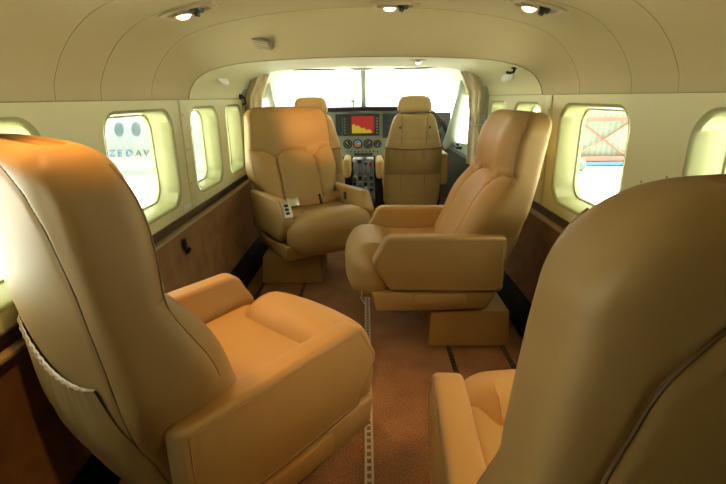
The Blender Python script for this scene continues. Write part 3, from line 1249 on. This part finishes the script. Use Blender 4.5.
# compass on the glareshield
t = thing('compass', 'small magnetic compass standing on the glareshield beside the centre post', 'compass', (-0.10, 3.95, 0.918))
bm = bmesh.new(); tube(bm, [(0, 0, -0.002), (0, 0, 0.05)], 0.008, 8); obj('stem', bm, M_post, t)
bm = bmesh.new(); rbox(bm, (0, 0, 0.062), (0.022, 0.022, 0.022), 0.014, 6); obj('body', bm, M_post, t)

# sun visors
for s, side in ((-1, 'left'), (1, 'right')):
    t = thing('sun_visor', 'narrow dark folded sun visor at the top of the %s windscreen' % side, 'sun visor', (s * 0.36, 3.40, 1.195))
    bm = bmesh.new(); box(bm, (-0.15, -0.05, -0.012), (0.15, 0.05, -0.004), 0.003); obj('visor_panel', bm, M_blackp, t)
    bm = bmesh.new(); tube(bm, [(-s * 0.15, 0.04, -0.008), (-s * 0.18, 0.06, 0.004)], 0.005, 8); obj('arm', bm, M_metal, t)


# pilot seats
def pilot_seat(mir=1):
    t = thing('pilot_seat', 'x', 'seat')
    bm = bmesh.new()
    rings = []
    prof = [(0.20, 0.18, 0.05), (0.26, 0.205, 0.06), (0.45, 0.212, 0.062), (0.60, 0.206, 0.06), (0.68, 0.193, 0.058), (0.76, 0.172, 0.055), (0.82, 0.155, 0.052), (0.86, 0.140, 0.048), (0.885, 0.120, 0.036), (0.894, 0.09, 0.012)]
    Z = [p[0] for p in prof]
    for z in list(np.linspace(0.20, 0.86, 56)) + [0.87, 0.88, 0.887, 0.894]:
        w = interp(z, Z, [p[1] for p in prof]); d = interp(z, Z, [p[2] for p in prof])
        yc = -0.20 - 0.12 * (z - 0.3) / 0.6
        R = []
        for j in range(64):
            a = 2 * PI * j / 64
            c, s_ = math.cos(a), math.sin(a)
            x = w * math.copysign(abs(c) ** .6, c); y = yc + d * math.copysign(abs(s_) ** .6, s_)
            if s_ < 0:
                for sx in (-0.085, 0.085):
                    y += 0.006 * math.exp(-((x - sx) / 0.006) ** 2)
                y += 0.005 * math.exp(-((z - 0.715) / 0.006) ** 2)
            R.append((x, y, z))
        rings.append(R)
    loft(bm, rings, cap0=True, cap1=True)
    b = obj('backrest', bm, M_leather_pilot, t)
    bm = bmesh.new()
    for x in (-0.085, 0.085):
        tube(bm, [(x, -0.20 - 0.12 * (z - .3) / .6 - interp(z, Z, [p[2] for p in prof]) * .985 + .003, z) for z in np.linspace(0.33, 0.87, 24)], 0.0022, 5)
    obj('seam', bm, M_seam, b)
    for x in (-0.095, 0.095):
        bm = bmesh.new(); lathe(bm, [(0, 0.004), (0.009, 0.003), (0.010, 0)], 12, Matrix.Translation((x * 1.05, -0.372, 0.80)) @ Matrix.Rotation(PI / 2, 4, 'X')); obj('button', bm, M_seam, b)
    bm = bmesh.new()
    rbox(bm, (0, -0.318, 0.945), (0.112, 0.052, 0.054), 0.034, 10, lambda x, y, z: (x * (1 + 0.10 * z / 0.055 * -1), y, z + 0.006 * (1 - (x / .11) ** 2)))
    obj('headrest', bm, M_leather_pilot, t)
    # pocket
    bm = bmesh.new()
    rr = []
    for i in range(17):
        v = i / 16; R = []
        for j in range(61):
            u = -1 + 2 * j / 60
            z = 0.47 + v * (0.662 - 0.012 * (1 - u * u) - 0.47)
            yb = -0.20 - 0.12 * (z - .3) / .6 - 0.058 * (1 - abs(u) ** 6 * .5)
            y = yb - 0.012 - 0.022 * math.sin(PI * (0.1 + .75 * v)) * (1 - u * u) ** .5 - 0.003 * math.sin(u * 17 + 3 * v * u) * v ** 2 - 0.004 * math.sin(u * 6 + 3 * v) * v
            R.append((u * 0.20, y, z))
        rr.append(R)
    rr.append([(x, y + 0.03, z - 0.01) for x, y, z in rr[-1]])
    loft(bm, rr, closed=False)
    p = obj('map_pocket', bm, M_pocket, t)
    bm = bmesh.new(); tube(bm, [(x, y, z + 0.002 * math.sin(k * 1.7)) for k, (x, y, z) in enumerate(rr[-2])], 0.005, 6); obj('elastic_hem', bm, M_seam, p)
    bm = bmesh.new(); rbox(bm, (0, 0.03, 0.34), (0.20, 0.24, 0.06), 0.04, 8); obj('seat_cushion', bm, M_leather_pilot, t)
    for s in (-1, 1):
        bm = bmesh.new(); rbox(bm, (s * 0.226, -0.12 if s * mir > 0 else 0.10, 0.50 if s * mir > 0 else 0.47), (0.030, 0.15, 0.115 if s * mir > 0 else 0.075), 0.025, 8); obj('armrest', bm, M_leather_pilot, t)
    bm = bmesh.new(); prism(bm, [(-0.2, 0), (0.2, 0), (0.17, 0.30), (-0.17, 0.30)], -0.18, 0.18, 'x', .01, 2); obj('seat_base', bm, M_blackp, t)
    return t


ps = pilot_seat(-1)
ps.location = (-0.375, 3.55, 0)
ps['label'] = 'left pilot seat, half hidden behind the cabin seat that faces the camera'
ps['group'] = 'pilot seats with headrests and rear pockets'
p2 = pilot_seat(1)
p2['group'] = ps['group'] = 'pilot seats with headrests and rear pockets'
p2.location = (0.335, 3.50, 0)
p2['label'] = 'right pilot seat in full view from behind, with gathered rear pocket'


# curtains
def curtain(s, label):
    t = thing('curtain', label, 'curtain', (s * 0.685, 2.93, 0), 0, 'cockpit curtains')
    bm = bmesh.new()
    rr = []
    for i in range(36):
        z = 1.14 - 0.56 * i / 35
        w = 0.060 - 0.028 * math.exp(-((z - 0.83) / 0.07) ** 2)
        R = []
        for j in range(90):
            a = 2 * PI * j / 90
            f = 1 + 0.16 * math.sin(a * 7 + 0.6 * math.sin(z * 9)) * (w / .06)
            dx = s * 0.018 * math.sin((1.14 - z) * 3)
            lean = -s * (0.05 if z > 1.05 else 0.05) * max(0, (z - 1.02) / .12)
            R.append((w * .75 * f * math.cos(a) + dx + lean, w * f * math.sin(a) * 0.9, z))
        rr.append(R)
    loft(bm, rr, cap0=True, cap1=True)
    c = obj('cloth', bm, M_curtain, t)
    bm = bmesh.new()
    tube(bm, [(0.030 * math.cos(a) + s * 0.014, 0.036 * math.sin(a), 0.83 + 0.006 * math.sin(a)) for a in np.linspace(0, 2 * PI, 25)[:-1]], 0.008, 6, closed=True)
    obj('tieback', bm, M_curtain, t)
    bm = bmesh.new()
    tube(bm, [(s * 0.05, 0.0, 1.03), (s * -0.02, 0.0, 1.115), (s * -0.10, 0.0, 1.135)], 0.006, 8)
    obj('rod', bm, M_metal, t)


curtain(-1, 'tan gathered curtain tied back at the left edge of the cockpit opening')
curtain(1, 'tan gathered curtain tied back at the right edge of the cockpit opening')

# ================================================================= OUTSIDE
bm = bmesh.new()
box(bm, (-40, -30, -1.42), (40, 60, -1.30))
struct('ground', bm, mat('apron', (0.78, 0.78, 0.70), 0.7, var=0.1, vscale=0.6), 'pale hangar floor outside', smooth=False)
# the high wing of this aircraft, unseen, added to shade the ground outside
bm = bmesh.new()
prism(bm, [(0.45, 1.62), (0.60, 1.70), (1.2, 1.74), (2.6, 1.64), (2.75, 1.60), (2.4, 1.56), (0.7, 1.55)], -7.6, 7.6, 'x', 0.01, 2)
struct('shade_wing', bm, M_white, 'white high wing above the cabin roof, unseen, added to shade the ground')
# hangar end wall beyond the right windows, with steelwork
bm = bmesh.new()
box(bm, (5.6, 15.1, -1.3), (30, 15.25, 7.0))
struct('wall_hangar', bm, M_corr, 'pale corrugated hangar wall beyond the right windows', smooth=False)
M_steel = mat('red_oxide_steel', (0.16, 0.045, 0.03), 0.6)
for zz in (0.22, -1.02):
    bm = bmesh.new(); box(bm, (5.6, 14.85, zz - .06), (30, 15.1, zz + .06)); trim(bm, M_steel, 'red steel rail on the hangar wall', False)
for xa in (6.85,):
    for (za, zb) in ((0.2, -1.0), (-1.0, 0.2)):
        bm = bmesh.new(); tube(bm, [(xa, 14.98, za), (xa + 1.75, 14.98, zb)], 0.028, 6); trim(bm, M_steel, 'diagonal steel brace on the hangar wall')
bm = bmesh.new(); box(bm, (5.6, 15.0, -1.26), (30, 15.09, -1.14)); trim(bm, mat('blue_stripe', (0.03, .14, .28), .5), 'blue stripe along the foot of the hangar wall', False)
bm = bmesh.new()
lathe(bm, [(0, -0.09), (0.14, -0.09), (0.19, -0.05), (0.19, 0.05), (0.14, 0.09), (0, 0.09)], 24, Matrix.Translation((6.75, 14.2, -1.11)) @ Matrix.Rotation(PI / 2, 4, 'Y'))
tag(obj('wheel', bm, mat('grey_rubber', (0.05, .07, .06), .7)), 'small dark wheel on the ground by the hangar wall', 'wheel')

# neighbouring aircraft seen through the left windows
ap = thing('airplane', 'white airliner with blue and black lettering seen through the left windows', 'airplane', (-4.5, 7.4, 0.42))
bm = bmesh.new()
rr = []
for (x, r, dz) in ((-6, .64, 0), (-4, .64, 0), (-2, .64, 0), (0, .64, 0), (1.9, .64, 0), (2.2, .61, -.02), (2.5, .52, -.06), (2.75, .38, -.12), (2.9, .2, -.17), (2.95, .02, -.2)):
    rr.append([(x, r * math.cos(2 * PI * j / 40), dz + r * math.sin(2 * PI * j / 40)) for j in range(40)])
loft(bm, rr, cap0=True, cap1=True)
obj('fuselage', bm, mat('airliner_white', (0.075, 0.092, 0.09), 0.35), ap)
M_oval = mat('cabin_window_blue', (0.015, 0.03, 0.033), 0.3)
AY = lambda dz: -math.sqrt(0.64 ** 2 - dz ** 2)
for k in range(0, 3):
    x = 0.0
    bm = bmesh.new()
    cx = 0.88 + 0.25 * k + (0.5 if k == 2 else 0)
    dz = 0.175
    Mx = Matrix.Translation((cx, AY(dz) + 0.004, dz)) @ Matrix.Rotation(PI / 2 + math.asin(dz / .64) * -1, 4, 'X') @ Matrix.Diagonal((.075, .105, 1, 1))
    lathe(bm, [(0, 0.006), (0.85, 0.006), (1.0, 0.0), (1, -.01)], 24, Mx)
    obj('window', bm, M_oval, ap)
M_tb = mat('lettering_blue', (0.006, 0.05, 0.11), .5)
M_tk = mat('lettering_black', (0.008, 0.012, 0.016), .5)


def letters(txt, x, m):
    for ch in txt:
        cu = bpy.data.curves.new('lettering', 'FONT')
        cu.body = ch
        cu.size = 0.145
        cu.extrude = 0.004
        cu.shear = 0.25
        tmp = bpy.data.objects.new('lettering', cu)
        COL.objects.link(tmp)
        bpy.context.view_layer.update()
        me = bpy.data.meshes.new_from_object(tmp.evaluated_get(bpy.context.evaluated_depsgraph_get()))
        bpy.data.objects.remove(tmp)
        me.materials.clear()
        me.materials.append(m)
        o = bpy.data.objects.new('letter', me)
        COL.objects.link(o)
        o.parent = ap
        o.location = (x, -0.618, -0.225)
        o.rotation_euler = (PI / 2 + math.asin(0.15 / 0.64), 0, 0)
        x += 0.125


letters('ZED', 0.655, M_tb)
letters('AV', 1.05, M_tk)
